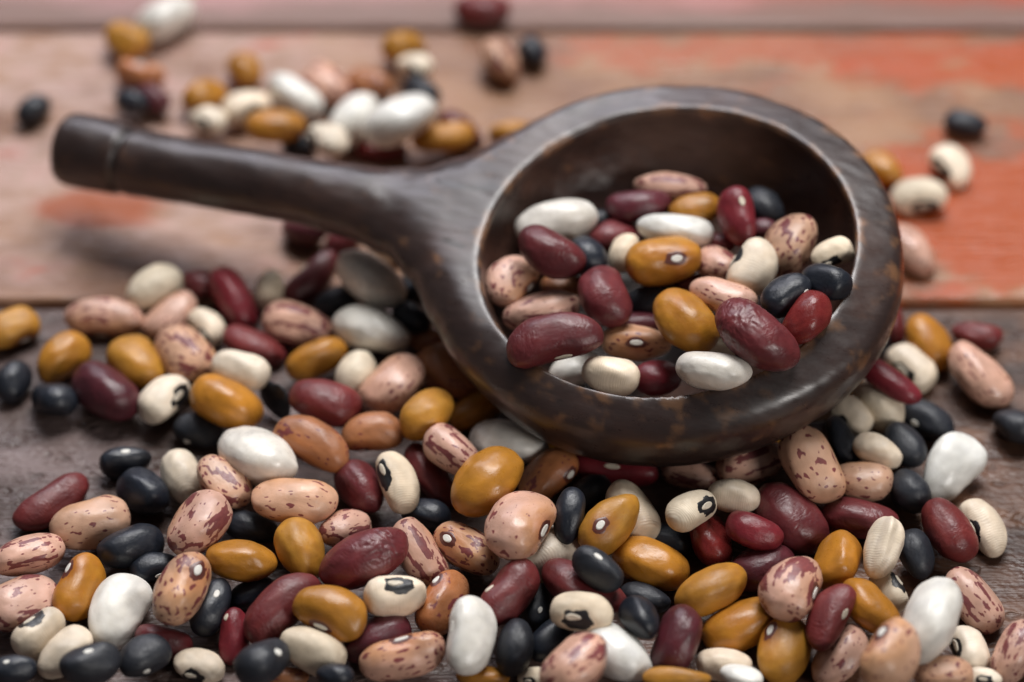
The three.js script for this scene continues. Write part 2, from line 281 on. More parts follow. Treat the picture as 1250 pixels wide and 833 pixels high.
const KINDS = {
  M: { name: 'mustard_bean', e: 0.9, flat: 0.84, bend: 0.13, notch: 0.07, mats: [[[0.43, 0.19, 0.022], [0.38, 0.145, 0.018]], [[0.47, 0.22, 0.026], [0.38, 0.16, 0.02]], [[0.4, 0.165, 0.024], [0.44, 0.185, 0.02]]].map(([a, b], i) => coat(plain(i + 1, a, b), 0.36, 0.00007)) },
  K: { name: 'kidney_bean', e: 0.88, flat: 0.8, bend: 0.22, notch: 0.12, mats: [[[0.105, 0.018, 0.022], [0.135, 0.022, 0.024]], [[0.078, 0.018, 0.025], [0.105, 0.019, 0.026]], [[0.12, 0.016, 0.018], [0.155, 0.024, 0.022]]].map(([a, b], i) => coat(plain(i + 4, a, b, 2), 0.36, i === 1 ? 0.00012 : 0.00022, i === 1 ? fineRelief : creased)) },
  R: { name: 'kidney_bean', e: 0.88, flat: 0.8, bend: 0.2, notch: 0.12, mats: [[[0.17, 0.017, 0.018], [0.22, 0.028, 0.024]], [[0.14, 0.014, 0.022], [0.19, 0.02, 0.028]]].map(([a, b], i) => coat(plain(i + 8, a, b, 2), 0.33, 0.00009)) },
  B: { name: 'black_bean', e: 0.92, flat: 0.82, bend: 0.1, notch: 0.08, mats: [[[0.009, 0.012, 0.019], [0.014, 0.017, 0.025]], [[0.011, 0.014, 0.021], [0.019, 0.021, 0.028]]].map(([a, b], i) => coat(plain(i + 11, a, b, 2.5), 0.4, 0.00007)) },
  W: { name: 'white_bean', e: 0.88, flat: 0.7, bend: 0.12, notch: 0.1, mats: [[[0.75, 0.715, 0.64], [0.82, 0.795, 0.74]], [[0.72, 0.685, 0.61], [0.81, 0.785, 0.725]]].map(([a, b], i) => coat(plain(i + 14, a, b, 1.2, 0.5), 0.34, 0.00006)) },
  E: { name: 'black_eyed_pea', e: 0.84, flat: 0.84, bend: 0.12, notch: 0.14, mats: [[[0.74, 0.61, 0.46], [0.8, 0.69, 0.55]], [[0.66, 0.54, 0.39], [0.74, 0.63, 0.48]], [[0.74, 0.61, 0.45], [0.79, 0.67, 0.53]]].map(([a, b], i) => coat(plain(i + 17, a, b, 1.4, 0.25), 0.5, 0.00007, ringRelief)) },
  P: { name: 'pinto_bean', e: 0.88, flat: 0.8, bend: 0.13, notch: 0.1, mats: [1, 2, 3, 4, 5].map((i) => coat(speckled(i, i % 2 ? TAN : PINK, ORANGE, [0.42, 0.36, 0.39, 0.48, 0.3][i - 1], [0, 0.24, 0, 0.3, 0.2][i - 1]), 0.33, 0.00007)) },
  S: { name: 'cranberry_bean', e: 0.88, flat: 0.8, bend: 0.13, notch: 0.1, mats: [1, 2, 3, 4, 5].map((i) => coat(speckled(i + 10, PINK, i % 2 ? TAN : ORANGE, 0.5, [0.12, 0.09, 0.14, 0.06, 0.1][i - 1]), 0.33, 0.00007)) },
  T: { name: 'brown_bean', e: 0.88, flat: 0.82, bend: 0.14, notch: 0.1, mats: [1, 2, 3].map((i) => coat(speckled(i + 20, [0.36, 0.145, 0.062], [0.42, 0.15, 0.045], [0.55, 0.48, 0.6][i - 1], 0.27), 0.32, 0.00007)) },
};
const SCAR = new THREE.MeshStandardMaterial({ color: new THREE.Color(0.62, 0.55, 0.44), roughness: 0.6 });
const WHITE_SCAR = new THREE.MeshStandardMaterial({ color: new THREE.Color(0.72, 0.7, 0.64), roughness: 0.5 });
const BROWN_RING = new THREE.MeshStandardMaterial({ color: new THREE.Color(0.1, 0.028, 0.02), roughness: 0.35 });
const DARK_EYE = new THREE.MeshStandardMaterial({ color: new THREE.Color(0.012, 0.012, 0.014), roughness: 0.42, bumpMap: fineRelief, bumpScale: 0.0001 });

// ---------------------------------------------------------------- bean shapes
// s in -1..1 runs along the bean, t round it from the scar (t = 0, towards +y); millimetres
function beanSurface(k, a, b, c, seed, o) {
  const rnd = random(seed * 13 + 5), bend = k.bend * (0.6 + 0.8 * rnd()) * (o.bend ?? 1), taper = (rnd() - 0.5) * 0.3 * (o.taper ?? 1), e = k.e + (rnd() - 0.5) * 0.06, notch = k.notch * (0.7 + 0.6 * rnd()), q = seed * 3.17;
  const side = (rnd() - 0.5) * 0.16, flatEnd = rnd() < 0.45 ? 0.04 + 0.08 * rnd() : 0, endSign = rnd() < 0.5 ? -1 : 1;
  const dents = [0, 1].map(() => { const al = rnd() * 2 * Math.PI, tilt = (rnd() - 0.5) * 1.1; return [V(Math.sin(tilt), Math.cos(tilt) * Math.cos(al), Math.cos(tilt) * Math.sin(al)), 0.72 + 0.2 * rnd(), 0.35 + 0.5 * rnd()]; });
  return (s, t) => {
    const lat = Math.asin(clamp(s, -1, 1)), sl = Math.sin(lat), cl = Math.max(0, Math.cos(lat));
    const dx = sl, dy = cl * Math.cos(t), dz = cl * Math.sin(t);
    const ee = e - (endSign * sl > 0 ? flatEnd : 0); let r = Math.pow(cl, ee) * (1 + taper * sl), x = a * Math.sign(sl) * Math.pow(Math.abs(sl), ee);
    const wob = 1 + 0.085 * noise(dx * 1.3 + q, dy * 1.3, dz * 1.3) + 0.03 * noise(dx * 3.4, dy * 3.4 + q, dz * 3.4);
    let y = b * r * Math.cos(t) * wob, z = c * r * Math.sin(t) * wob;
    y += bend * b * (sl * sl - 0.35) - notch * b * Math.exp(-((sl / 0.36) ** 2)) * Math.max(0, Math.cos(t)) ** 2;
    z += side * c * (sl * sl - 0.4);
    x *= 1 + 0.02 * noise(dx * 2, dy * 2 + q, dz * 2);
    if (o.wrinkle) {
      const w = Math.max(0, step(-0.45, 0.3, o.wrinkle > 0 ? dx : -dx)) * step(-0.3, 0.4, noise(dx * 2 + q, dy * 2, dz * 2) + 0.3);
      const ridge = Math.abs(noise(dx * 9 + q + 0.8 * dz, dy * 3.2, dz * 3.2)) - 0.25 + 0.5 * Math.abs(noise(dx * 17, dy * 6 + q, dz * 6));
      y += Math.cos(t) * ridge * 0.3 * w; z += Math.sin(t) * ridge * 0.3 * w;
    }
    if (o.seam) { const g = Math.abs(t - Math.PI), w = 1 + 0.2 * Math.exp(-((g / 0.16) ** 2)) - 0.1 * Math.exp(-(((g - 0.55) / 0.25) ** 2)); y *= w; z *= w; }
    const p = V(x, y, z);
    for (const [n, h, k] of dents) { const reach = Math.sqrt((a * n.x) ** 2 + (b * n.y) ** 2 + (c * n.z) ** 2), over = (p.dot(n) - h * reach) / (0.12 * reach); if (over > -6) p.addScaledVector(n, -k * 0.12 * reach * Math.log1p(Math.exp(Math.min(over, 20)))); }
    return p;
  };
}
function beanGeometry(f, a, nu, nv, seed, stain) {
  const pos = [], col = [], uv = [], idx = [], rnd = random(seed * 7 + 3), tint = 0.88 + 0.24 * rnd(), hue = (rnd() - 0.5) * 0.06, q = seed * 1.7;
  for (let j = 0; j <= nv; j++) for (let i = 0; i <= nu; i++) {
    const s = Math.sin((j / nv - 0.5) * Math.PI), t = (i % nu) / nu * 2 * Math.PI, p = f(s, t);
    pos.push(p.x * MM, p.y * MM, p.z * MM); uv.push(i / nu, j / nv);
    const m = tint * (1 + 0.26 * noise(p.x * 0.22 + q, p.y * 0.22, p.z * 0.22) + 0.16 * noise(p.x * 0.7, p.y * 0.7 + q, p.z * 0.7));
    const st = stain ? stain.k * Math.exp(-((((s - stain.s) * a / stain.r) ** 2 + (Math.atan2(Math.sin(t), Math.cos(t)) * stain.c / stain.r) ** 2))) : 0;
    col.push(m * (1 + hue) * (1 - 0.35 * st), m * (1 - 0.62 * st), m * (1 - hue) * (1 - 0.7 * st));
    if (i < nu && j < nv) { const A = j * (nu + 1) + i, B = A + 1, C = A + nu + 1, D = C + 1; if (j > 0) idx.push(A, B, D); if (j < nv - 1) idx.push(A, D, C); }
  }
  const g = new THREE.BufferGeometry();
  g.setAttribute('position', new THREE.Float32BufferAttribute(pos, 3)); g.setAttribute('uv', new THREE.Float32BufferAttribute(uv, 2)); g.setAttribute('color', new THREE.Float32BufferAttribute(col, 3));
  g.setIndex(idx); g.computeVertexNormals();
  const n = g.attributes.normal, v = new THREE.Vector3();
  for (let j = 1; j < nv; j++) { const A = j * (nu + 1), B = A + nu; v.set(n.getX(A) + n.getX(B), n.getY(A) + n.getY(B), n.getZ(A) + n.getZ(B)).normalize(); n.setXYZ(A, v.x, v.y, v.z); n.setXYZ(B, v.x, v.y, v.z); }
  for (const j of [0, nv]) { v.set(0, 0, 0); const r = j ? nv - 1 : 1; for (let i = 0; i < nu; i++) v.add(V(n.getX(r * (nu + 1) + i), n.getY(r * (nu + 1) + i), n.getZ(r * (nu + 1) + i))); v.normalize(); for (let i = 0; i <= nu; i++) n.setXYZ(j * (nu + 1) + i, v.x, v.y, v.z); }
  return g;
}
// a patch that lies on the bean round (s0, t0): hl along, hw across (mm), raised by lift(radius)
function patch(f, a, c, s0, t0, hl, hw, lift, ragged = 0, seed = 0, rings = 7, segs = 30) {
  const pos = [], uv = [], idx = [];
  const point = (s, t) => f(clamp(s, -0.97, 0.97), t);
  for (let r = 0; r <= rings; r++) for (let i = 0; i <= segs; i++) {
    const al = (i % segs) / segs * 2 * Math.PI, k = r / rings, w = 1 + ragged * (noise(Math.cos(al) * 1.3 + seed, Math.sin(al) * 1.3, seed) * 1.4 + 0.5 * noise(Math.cos(al) * 5 + seed, Math.sin(al) * 5, 2));
    const s = s0 + k * w * hl / a * Math.cos(al), t = t0 + k * w * hw / c * Math.sin(al);
    const p = point(s, t), u = point(s + 0.02, t).sub(point(s - 0.02, t)), v = point(s, t + 0.02).sub(point(s, t - 0.02)), n = u.cross(v).normalize();
    if (n.dot(V(0, Math.cos(t), Math.sin(t))) < 0) n.negate();
    p.addScaledVector(n, lift(k));
    pos.push(p.x * MM, p.y * MM, p.z * MM); uv.push(0.5 + 0.1 * k * Math.cos(al), 0.5 + 0.1 * k * Math.sin(al));
    if (r < rings && i < segs) { const A = r * (segs + 1) + i, B = A + 1, C = A + segs + 1, D = C + 1; if (r) idx.push(A, D, B); idx.push(A, C, D); }
  }
  const g = new THREE.BufferGeometry();
  g.setAttribute('position', new THREE.Float32BufferAttribute(pos, 3)); g.setAttribute('uv', new THREE.Float32BufferAttribute(uv, 2)); g.setIndex(idx); g.computeVertexNormals();
  return g;
}

// ---------------------------------------------------------------- placing beans: each is let down along the line of sight until it meets the table, the bowl or a bean below it
const placed = [];
const wanted = [];
// kind, photo x, y, visible length, width (photo pixels), lie of the long axis (degrees), turn of the scar (0 = to the viewer, 90 = to the left of the axis, 180 = away), layer, label, more
function bean(kind, px, py, L, W, lie, scar, layer, label, more = {}) { wanted.push({ kind, px, py, L, W, lie, scar, layer, label, ...more }); }
const GROUPS = { M: 'mustard yellow beans', K: 'maroon kidney beans', R: 'maroon kidney beans', B: 'small black beans', W: 'large white beans', E: 'cream black-eyed peas', P: 'tan speckled pinto beans', S: 'pink beans with maroon streaks', T: 'orange brown beans' };
function settle(w, seed) {
  const k = KINDS[w.kind], rnd = random(seed + 77), d = ray(w.px, w.py), toCam = d.clone().negate();
  const th = w.lie * RAD, dist0 = at(w.px, w.py, w.spoon ? 0.025 : 0.006).distanceTo(camera.position), mm = dist0 * 2 * HALF / 833 * 1000;
  const right = RIGHT.clone().addScaledVector(toCam, -RIGHT.dot(toCam)).normalize(), up = new THREE.Vector3().crossVectors(toCam, right);
  const ds = right.clone().multiplyScalar(Math.cos(th)).addScaledVector(up, Math.sin(th)), side = right.clone().multiplyScalar(-Math.sin(th)).addScaledVector(up, Math.cos(th));
  const rho = w.scar * RAD;
  const half = W_ => W_ * mm / 2, wide = half(w.W);
  const b = wide / Math.sqrt(Math.sin(rho) ** 2 + (k.flat * Math.cos(rho)) ** 2), c = b * k.flat, la = half(w.L);
  let phi = w.tip !== undefined ? w.tip * RAD : 0.5 * Math.atan(-Math.sin(th) * UP.y / BACK.y) + (rnd() - 0.5) * 0.2;
  let a = Math.sqrt(Math.max(0.01, la * la - (c * Math.sin(phi)) ** 2)) / Math.cos(phi);
  const aMin = 1.32 * b;
  if (a < aMin) { a = aMin; const s2 = clamp((a * a - la * la) / (a * a - c * c)); phi = Math.asin(Math.sqrt(s2)) * (phi < 0 ? -1 : 1) * (w.tip !== undefined ? 1 : Math.sin(th) > 0 ? 1 : 1); }
  const X = ds.clone().multiplyScalar(Math.cos(phi)).addScaledVector(toCam, Math.sin(phi)).normalize();
  const face = toCam.clone().addScaledVector(X, -toCam.dot(X)).normalize(), sd = side.clone().addScaledVector(X, -side.dot(X)).addScaledVector(face, -side.dot(face)).normalize();
  const Y = face.clone().multiplyScalar(Math.cos(rho)).addScaledVector(sd, Math.sin(rho)).normalize(), Z = new THREE.Vector3().crossVectors(X, Y);
  const reach = Math.sqrt((a * X.y) ** 2 + (b * Y.y) ** 2 + (c * Z.y) ** 2) * MM;
  const balls = [-0.74, -0.42, 0, 0.42, 0.74].map((s) => [s * a * MM, Math.sqrt(b * c) * Math.pow(1 - Math.abs(s) ** 2.4, 0.5) * MM]);
  let p = w.spoon ? null : at(w.px, w.py, reach * 0.96 + (w.lift ?? (w.layer >= 2 && w.py < 735 ? 1.5 : 0)) * MM);
  if (w.spoon) { const o = spoonOrigin.clone().addScaledVector(spoonUp, (-9.5 + (w.lift ?? 0)) * MM), t = o.sub(camera.position).dot(spoonUp) / d.dot(spoonUp); p = camera.position.clone().addScaledVector(d, t); }
  const q = new THREE.Vector3();
  for (let n = 0; n < 110; n++) {
    let hit = false;
    const mine = balls.map(([s, r]) => [p.clone().addScaledVector(X, s), r]);
    for (const o of placed) {
      if (hit) break;
      if (o.p.distanceTo(p) > o.R + a * MM) continue;
      for (const [u, r] of mine) for (const [v, s] of o.balls) if (u.distanceTo(v) < 0.83 * (r + s)) hit = true;
    }
    if (!hit && w.spoon) for (const [u, r] of mine) { q.copy(u).applyMatrix4(spoonInverse).multiplyScalar(1000); if (q.y < 1 && cavity(q.x, Math.min(0, q.y), q.z) > -r * 1000 * 0.7) { hit = true; break; } }
    if (!hit) break;
    p.addScaledVector(toCam, 0.25 * MM);
  }
  const mine = balls.map(([s, r]) => [p.clone().addScaledVector(X, s), r]);
  placed.push({ p, R: a * MM, balls: mine });
  // build it
  const detail = w.wrinkle ? [150, 110] : w.L > 60 ? [56, 44] : [44, 34], f = beanSurface(k, a, b, c, seed, w);
  const s0 = w.along ?? (rnd() - 0.5) * 0.15, scarred = Math.abs(w.scar) < 112, ringed = 'MPST'.includes(w.kind);
  const o = new THREE.Mesh(beanGeometry(f, a, ...detail, seed, scarred && ringed ? { s: s0, r: 0.42 * Math.sqrt(b * c) + 0.1 * a, c: Math.sqrt(b * c), k: 0.8 } : null), k.mats[(w.look ?? Math.floor(rnd() * 97)) % k.mats.length]);
  o.name = numbered(k.name);
  o.applyMatrix4(new THREE.Matrix4().makeBasis(X, Y, Z).setPosition(p));
  if (scarred) {
    const add = (name, g, m) => { const e = new THREE.Mesh(g, m); e.name = name; o.add(e); };
    const raised = (h) => (x) => h * (1 - 0.7 * x * x) + 0.5 * h * Math.exp(-(((x - 0.72) / 0.16) ** 2)) - 0.02 - 0.1 * step(0.9, 1, x);
    const flat = (h) => (x) => h * (1 - step(0.93, 1.001, x)) - 0.012 * step(0.98, 1, x);
    const bs = Math.sqrt(b * c);
    if (w.kind === 'E') {
      add('eye_patch', patch(f, a, c, s0 + 0.06, 0, 0.42 * a, 0.54 * bs, flat(0.03), 0.3, seed, 10, 44), DARK_EYE);
      add('hilum', patch(f, a, c, s0 - 0.04, -0.12, 0.2 * a, 0.17 * bs, (x) => 0.06 + raised(0.14)(x)), SCAR);
    } else if (w.kind === 'M' || w.kind === 'P' || w.kind === 'S' || w.kind === 'T') {
      add('eye_ring', patch(f, a, c, s0, 0, 0.27 * a, 0.31 * bs, flat(0.03), 0.2, seed), BROWN_RING);
      add('hilum', patch(f, a, c, s0, 0, 0.155 * a, 0.155 * bs, (x) => 0.04 + raised(0.11)(x), 0.05, seed), WHITE_SCAR);
    } else if (w.kind === 'K' || w.kind === 'R') add('hilum', patch(f, a, c, s0, 0, 0.15 * a, 0.17 * bs, raised(0.14), 0.08, seed), SCAR);
    else if (w.kind === 'B') add('hilum', patch(f, a, c, s0, 0, 0.16 * a, 0.18 * bs, raised(0.12), 0.05, seed), WHITE_SCAR);
    else add('hilum', patch(f, a, c, s0, 0, 0.14 * a, 0.14 * bs, raised(0.1), 0.05, seed), k.mats[0]);
  }
  tag(o, w.label, 'bean', GROUPS[w.kind] + (w.spoon ? ' in the spoon' : ' loose on the table'));
  scene.add(o);
}
// beans beyond the spoon, out of focus
bean('M', 153, 47, 50, 42, -30, 150, 0, 'blurred mustard bean touching the white bean at the far left edge of the scatter');
bean('W', 204, 22, 68, 46, 25, 180, 0, 'white bean farthest back at the upper left, on the pink plank');
bean('T', 171, 92, 62, 40, -10, 60, 0, 'orange brown bean lying against two dark beans above the handle tip');
bean('B', 159, 124, 42, 32, 0, 180, 1, 'black bean half hidden behind the groove of the spoon handle');
bean('K', 187, 120, 38, 34, -30, 180, 0, 'dark maroon bean beside the black bean behind the handle groove', { look: 1 });
bean('B', 41, 133, 44, 34, 35, 180, 0, 'lone black bean left of the rounded tip of the spoon handle');
bean('M', 250, 118, 52, 42, 20, 160, 0, 'blurred mustard bean leftmost in the heap behind the handle');
bean('E', 255, 147, 44, 34, -20, -35, 1, 'small cream black-eyed pea peeking over the handle under a mustard bean');
bean('E', 300, 131, 60, 42, 20, -38, 0, 'black-eyed pea with its eye low right, between mustard beans behind the handle', { along: 0.15 });
bean('M', 299, 86, 44, 40, -60, 160, 0, 'upright mustard bean at the back of the heap behind the handle');
bean('W', 358, 118, 72, 46, -32, 180, 0, 'white bean slanting down to the right in the heap behind the handle');
bean('M', 336, 154, 75, 42, 2, 150, 2, 'long mustard bean lying level just above the middle of the handle');
bean('B', 365, 177, 45, 28, 0, 180, 0, 'black bean almost hidden by the handle beneath the long mustard bean');
bean('E', 402, 172, 46, 42, -40, -40, 1, 'cream pea with dark eye at the left, half hidden by the middle of the handle', { along: -0.3 });
bean('S', 398, 103, 62, 50, -35, 150, 0, 'pinkish bean behind the slanting white bean in the far heap');
bean('W', 429, 148, 58, 52, 50, 180, 1, 'rounder of the two white beans lying side by side behind the handle');
bean('T', 453, 103, 58, 44, -15, 160, 0, 'dull pink brown bean behind the pair of white beans', { look: 2 });
bean('W', 491, 146, 78, 56, 25, 180, 2, 'larger, longer white bean of the pair lying behind the handle');
bean('M', 493, 58, 46, 42, 10, 160, 0, 'mustard bean farthest back in the middle heap, touching a small black-eyed pea');
bean('E', 507, 81, 42, 34, -10, -30, 1, 'small black-eyed pea between a mustard bean and a black bean in the far heap', { along: 0.3 });
bean('B', 514, 112, 48, 36, -30, 170, 1, 'black bean behind the larger white bean of the far heap');
bean('M', 541, 168, 80, 36, 10, 150, 1, 'long amber bean resting behind the neck of the spoon');
bean('K', 563, 157, 62, 32, -35, 170, 0, 'maroon bean behind the long amber bean near the spoon neck');
bean('R', 466, 183, 66, 26, 0, 170, 0, 'reddish bean glimpsed between the white beans and the handle');
bean('M', 622, 160, 52, 24, 8, 160, 0, 'pale orange bean mostly hidden behind the spoon where neck meets bowl');
bean('K', 589, 12, 70, 40, 0, 170, 0, 'blurred maroon bean alone at the top edge of the picture');
bean('P', 611, 74, 54, 44, -70, 160, 0, 'pinkish tan bean standing alone beside a small black bean at the back');
bean('B', 650, 62, 36, 34, -60, 170, 0, 'small black bean beside the lone pinkish tan bean at the back');
bean('B', 1179, 151, 54, 34, -5, 170, 0, 'lone black bean on the orange paint right of the bowl');
bean('E', 1162, 203, 58, 42, -50, -48, 0, 'black-eyed pea tilted down right on the orange paint, behind its neighbour', { along: -0.1 });
bean('E', 1122, 240, 70, 46, 5, -45, 1, 'black-eyed pea with eye facing the viewer, nearest to the bowl on the orange paint', { along: 0.15 });
bean('M', 1078, 206, 52, 40, -30, 160, 0, 'yellow bean half hidden behind the right rim of the bowl');
bean('P', 1115, 304, 72, 42, -60, 160, 0, 'pale pink bean half hidden by the right rim of the bowl', { look: 3 });
// between handle and bowl, in the shade of the neck
bean('K', 373, 279, 50, 42, 0, 170, 0, 'dark maroon bean directly beneath the handle, leftmost there', { look: 1 });
bean('K', 420, 291, 58, 36, 50, 170, 0, 'maroon bean in the shade under the middle of the handle, right of another', { look: 0 });
bean('E', 470, 304, 52, 30, -35, 180, 0, 'cream bean tucked under the lower edge of the spoon neck');
bean('W', 451, 339, 86, 56, -40, 175, 2, 'large white bean in shade below the neck, pointing down right');
bean('K', 381, 340, 84, 42, 45, 75, 1, 'long maroon bean with pale scar beside the shaded white bean', { look: 0 });
bean('E', 329, 355, 52, 36, 80, 180, 0, 'small upright cream bean between two maroon beans left of the spoon');
bean('R', 285, 364, 84, 46, -60, 150, 1, 'bright red kidney bean standing up at the back edge of the pile');
bean('K', 247, 346, 46, 34, 0, 170, 0, 'maroon bean behind the bright red kidney bean');
bean('S', 363, 397, 86, 54, -15, 170, 1, 'pink streaked bean leaning on a mustard bean left of the shaded white beans', { look: 1 });
bean('B', 411, 371, 58, 40, 30, 170, 0, 'black bean wedged between the two large shaded white beans');
bean('W', 455, 405, 82, 58, -20, 178, 1, 'greyish white bean lying flat in the shade of the bowl');
bean('B', 508, 352, 46, 46, 60, 170, 0, 'black bean upper of two beneath the curve of the spoon neck');
bean('B', 503, 388, 48, 36, -20, 170, 1, 'black bean lower of two beneath the curve of the spoon neck');
bean('E', 537, 382, 40, 32, 60, 175, 0, 'cream bean sliver showing under the left wall of the bowl');
bean('T', 534, 412, 74, 36, 10, 170, 0, 'dark brown bean deep in the shade under the bowl, upper of two', { look: 2 });
bean('T', 550, 452, 88, 64, -20, 165, 1, 'big brown bean deep in the shade under the bowl, lower of two', { look: 0 });
// left of the pile
bean('M', 13, 401, 68, 52, 25, -60, 0, 'mustard bean cut by the left edge of the picture, with white scar', { along: 0.1 });
bean('P', 127, 389, 98, 50, -5, -75, 0, 'long tan pinto bean with pale scar below, at the back left of the pile', { look: 1 });
bean('E', 187, 352, 68, 50, 30, 180, 0, 'plain cream bean farthest back on the left of the pile');
bean('P', 207, 385, 76, 42, 40, 130, 1, 'tan bean leaning up right below the plain cream bean at the back', { look: 3 });
bean('E', 253, 398, 52, 38, -50, -50, 1, 'cream pea with dark lower end between pinto beans and the red kidney bean', { along: 0.4 });
bean('P', 228, 433, 76, 62, -50, 140, 2, 'broad tan bean lying over another tan bean, beside a mustard bean', { look: 4 });
bean('K', 309, 423, 84, 42, -25, 150, 1, 'smooth maroon bean slanting below the bright red kidney bean', { look: 2 });
bean('E', 293, 452, 70, 46, -15, 180, 2, 'plain cream bean under the slanting maroon bean, above a mustard bean');
bean('M', 168, 442, 74, 60, -48, 150, 1, 'plump mustard bean between the long pinto bean and the black-eyed pea');
bean('M', 76, 437, 74, 52, 35, -115, 0, 'mustard bean leaning up right above a black bean at the far left');
bean('K', 129, 478, 82, 62, -38, 165, 1, 'dark purple bean at the near left edge of the back group', { look: 1 });
bean('B', 17, 466, 54, 44, 60, -100, 0, 'black bean at the left edge of the picture below the cut-off mustard bean');
bean('B', 63, 489, 54, 44, -10, 170, 0, 'round black bean on bare wood left of the dark purple bean');
bean('E', 201, 487, 66, 50, 48, -35, 2, 'black-eyed pea with a clear ringed eye, right of the dark purple bean', { along: 0.12 });
bean('M', 277, 491, 92, 60, -26, 150, 2, 'large mustard bean slanting down right below the plain cream bean');
bean('B', 242, 526, 62, 42, -15, -60, 1, 'black bean with pale scar under the large slanting mustard bean', { along: -0.25 });
bean('M', 386, 438, 80, 46, 25, -110, 2, 'glossy mustard bean curved below the pink streaked bean');
bean('E', 435, 457, 54, 48, 70, 180, 2, 'small plain cream bean between a mustard bean and a greyish white bean');
bean('B', 336, 488, 44, 46, -70, 170, 1, 'black bean between the large mustard bean and a purple red bean');
bean('K', 395, 491, 88, 56, -15, 160, 2, 'purple red bean with faint specks, above the orange brown bean', { look: 2 });
bean('P', 480, 470, 90, 62, 45, 140, 2, 'broad unmarked pinkish tan bean left of a mustard bean near the bowl', { look: 3 });
bean('M', 520, 504, 74, 54, 40, 160, 3, 'mustard bean leaning on the unmarked pinkish tan bean near the bowl');
bean('M', 580, 502, 70, 42, 30, 160, 1, 'mustard bean in shade right under the left side of the bowl');
bean('T', 381, 543, 98, 58, -28, -72, 2, 'orange brown bean with ringed white scar facing lower left', { along: -0.25, look: 0 });
bean('T', 454, 530, 76, 52, 5, -70, 2, 'light brown bean with a dent in its right end', { along: -0.35, look: 2 });
bean('W', 316, 558, 84, 66, -32, 170, 2, 'bright white bean in the open middle of the pile, left of the orange brown bean');
bean('P', 359, 610, 106, 58, -5, 130, 2, 'long tan pinto bean lying level below the bright white bean', { look: 0 });
bean('K', 439, 595, 62, 54, -60, 160, 1, 'round maroon bean seen end-on, right of the long level pinto bean', { look: 0 });
bean('E', 485, 589, 78, 46, -72, -42, 2, 'upright black-eyed pea with eye at its upper left', { along: -0.25 });
bean('S', 555, 552, 80, 50, -40, 150, 3, 'tan bean with one dark maroon stripe, lying on a maroon bean', { look: 0 });
bean('K', 526, 581, 92, 44, -55, 150, 1, 'maroon bean under the dark striped tan bean', { look: 2 });
bean('M', 595, 589, 90, 72, 45, 155, 4, 'large bright mustard bean on top of the pile below the bowl');
bean('W', 621, 541, 94, 54, -12, 170, 2, 'white bean half hidden behind the large bright mustard bean');
bean('M', 683, 541, 62, 30, -20, 165, 0, 'shaded mustard bean sliver under the front of the bowl');
bean('B', 519, 628, 62, 40, -12, 170, 1, 'black bean below the upright black-eyed pea');
bean('S', 420, 646, 58, 46, 20, 160, 2, 'small pink streaked bean peeking out behind the big wrinkled maroon bean', { look: 3 });
bean('K', 445, 680, 116, 66, 28, 165, 5, 'big wrinkled maroon bean lying on top in the lower middle', { wrinkle: 1, look: 0 });
bean('S', 513, 675, 92, 54, -60, 150, 3, 'pink bean with maroon streaks, half under the big wrinkled maroon bean', { look: 1 });
bean('E', 482, 727, 76, 52, 5, 30, 5, 'black-eyed pea with a large eye facing up, right of the front mustard bean', { along: -0.05 });
bean('M', 403, 748, 92, 60, -22, -55, 6, 'mustard bean with white scar lying on a long maroon bean at the front', { along: -0.02 });
bean('K', 345, 744, 112, 60, 42, -115, 3, 'long curved maroon bean under the front mustard bean', { look: 2 });
bean('M', 367, 671, 74, 58, -70, 160, 2, 'egg-shaped mustard bean standing left of the big wrinkled maroon bean');
bean('M', 295, 683, 88, 54, -5, 160, 3, 'bright yellow mustard bean lying level with a tiny dark nick');
bean('B', 307, 645, 72, 40, -20, 170, 1, 'black bean behind the bright yellow level mustard bean');
bean('B', 308, 726, 62, 38, 25, 170, 1, 'black bean below the bright yellow level mustard bean');
bean('T', 541, 736, 86, 56, 58, 62, 4, 'orange brown bean with long pale scar, left of the front white bean', { along: 0.3, look: 1 });
bean('P', 570, 671, 84, 56, -35, -5, 3, 'tan bean with ringed scar and a burst of maroon flecks', { along: -0.25, look: 4 });
bean('W', 574, 777, 96, 62, 80, 60, 6, 'smooth upright white bean at the front edge');
bean('P', 492, 803, 108, 60, 15, 62, 5, 'brown speckled bean with pale scar on top at the bottom edge', { look: 1 });
bean('K', 459, 780, 90, 56, 30, 160, 2, 'dark maroon bean in shadow below the big-eyed black-eyed pea', { look: 1 });
bean('E', 381, 795, 84, 54, -25, 180, 3, 'greyish cream bean with fine lines at the front, below the scarred mustard bean', { look: 1 });
bean('R', 285, 778, 70, 38, 85, 40, 4, 'narrow purple red bean standing on end near the front left', { look: 1, along: 0.5 });
bean('B', 319, 809, 64, 54, 30, 0, 4, 'black bean with white scar at the front, left of the greyish cream bean', { along: -0.1 });
bean('T', 341, 827, 72, 26, 0, 170, 2, 'brown bean cut by the bottom edge under a black bean', { look: 2 });
bean('B', 408, 826, 44, 32, 0, 170, 5, 'black bean at the bottom edge in front of the greyish cream bean');
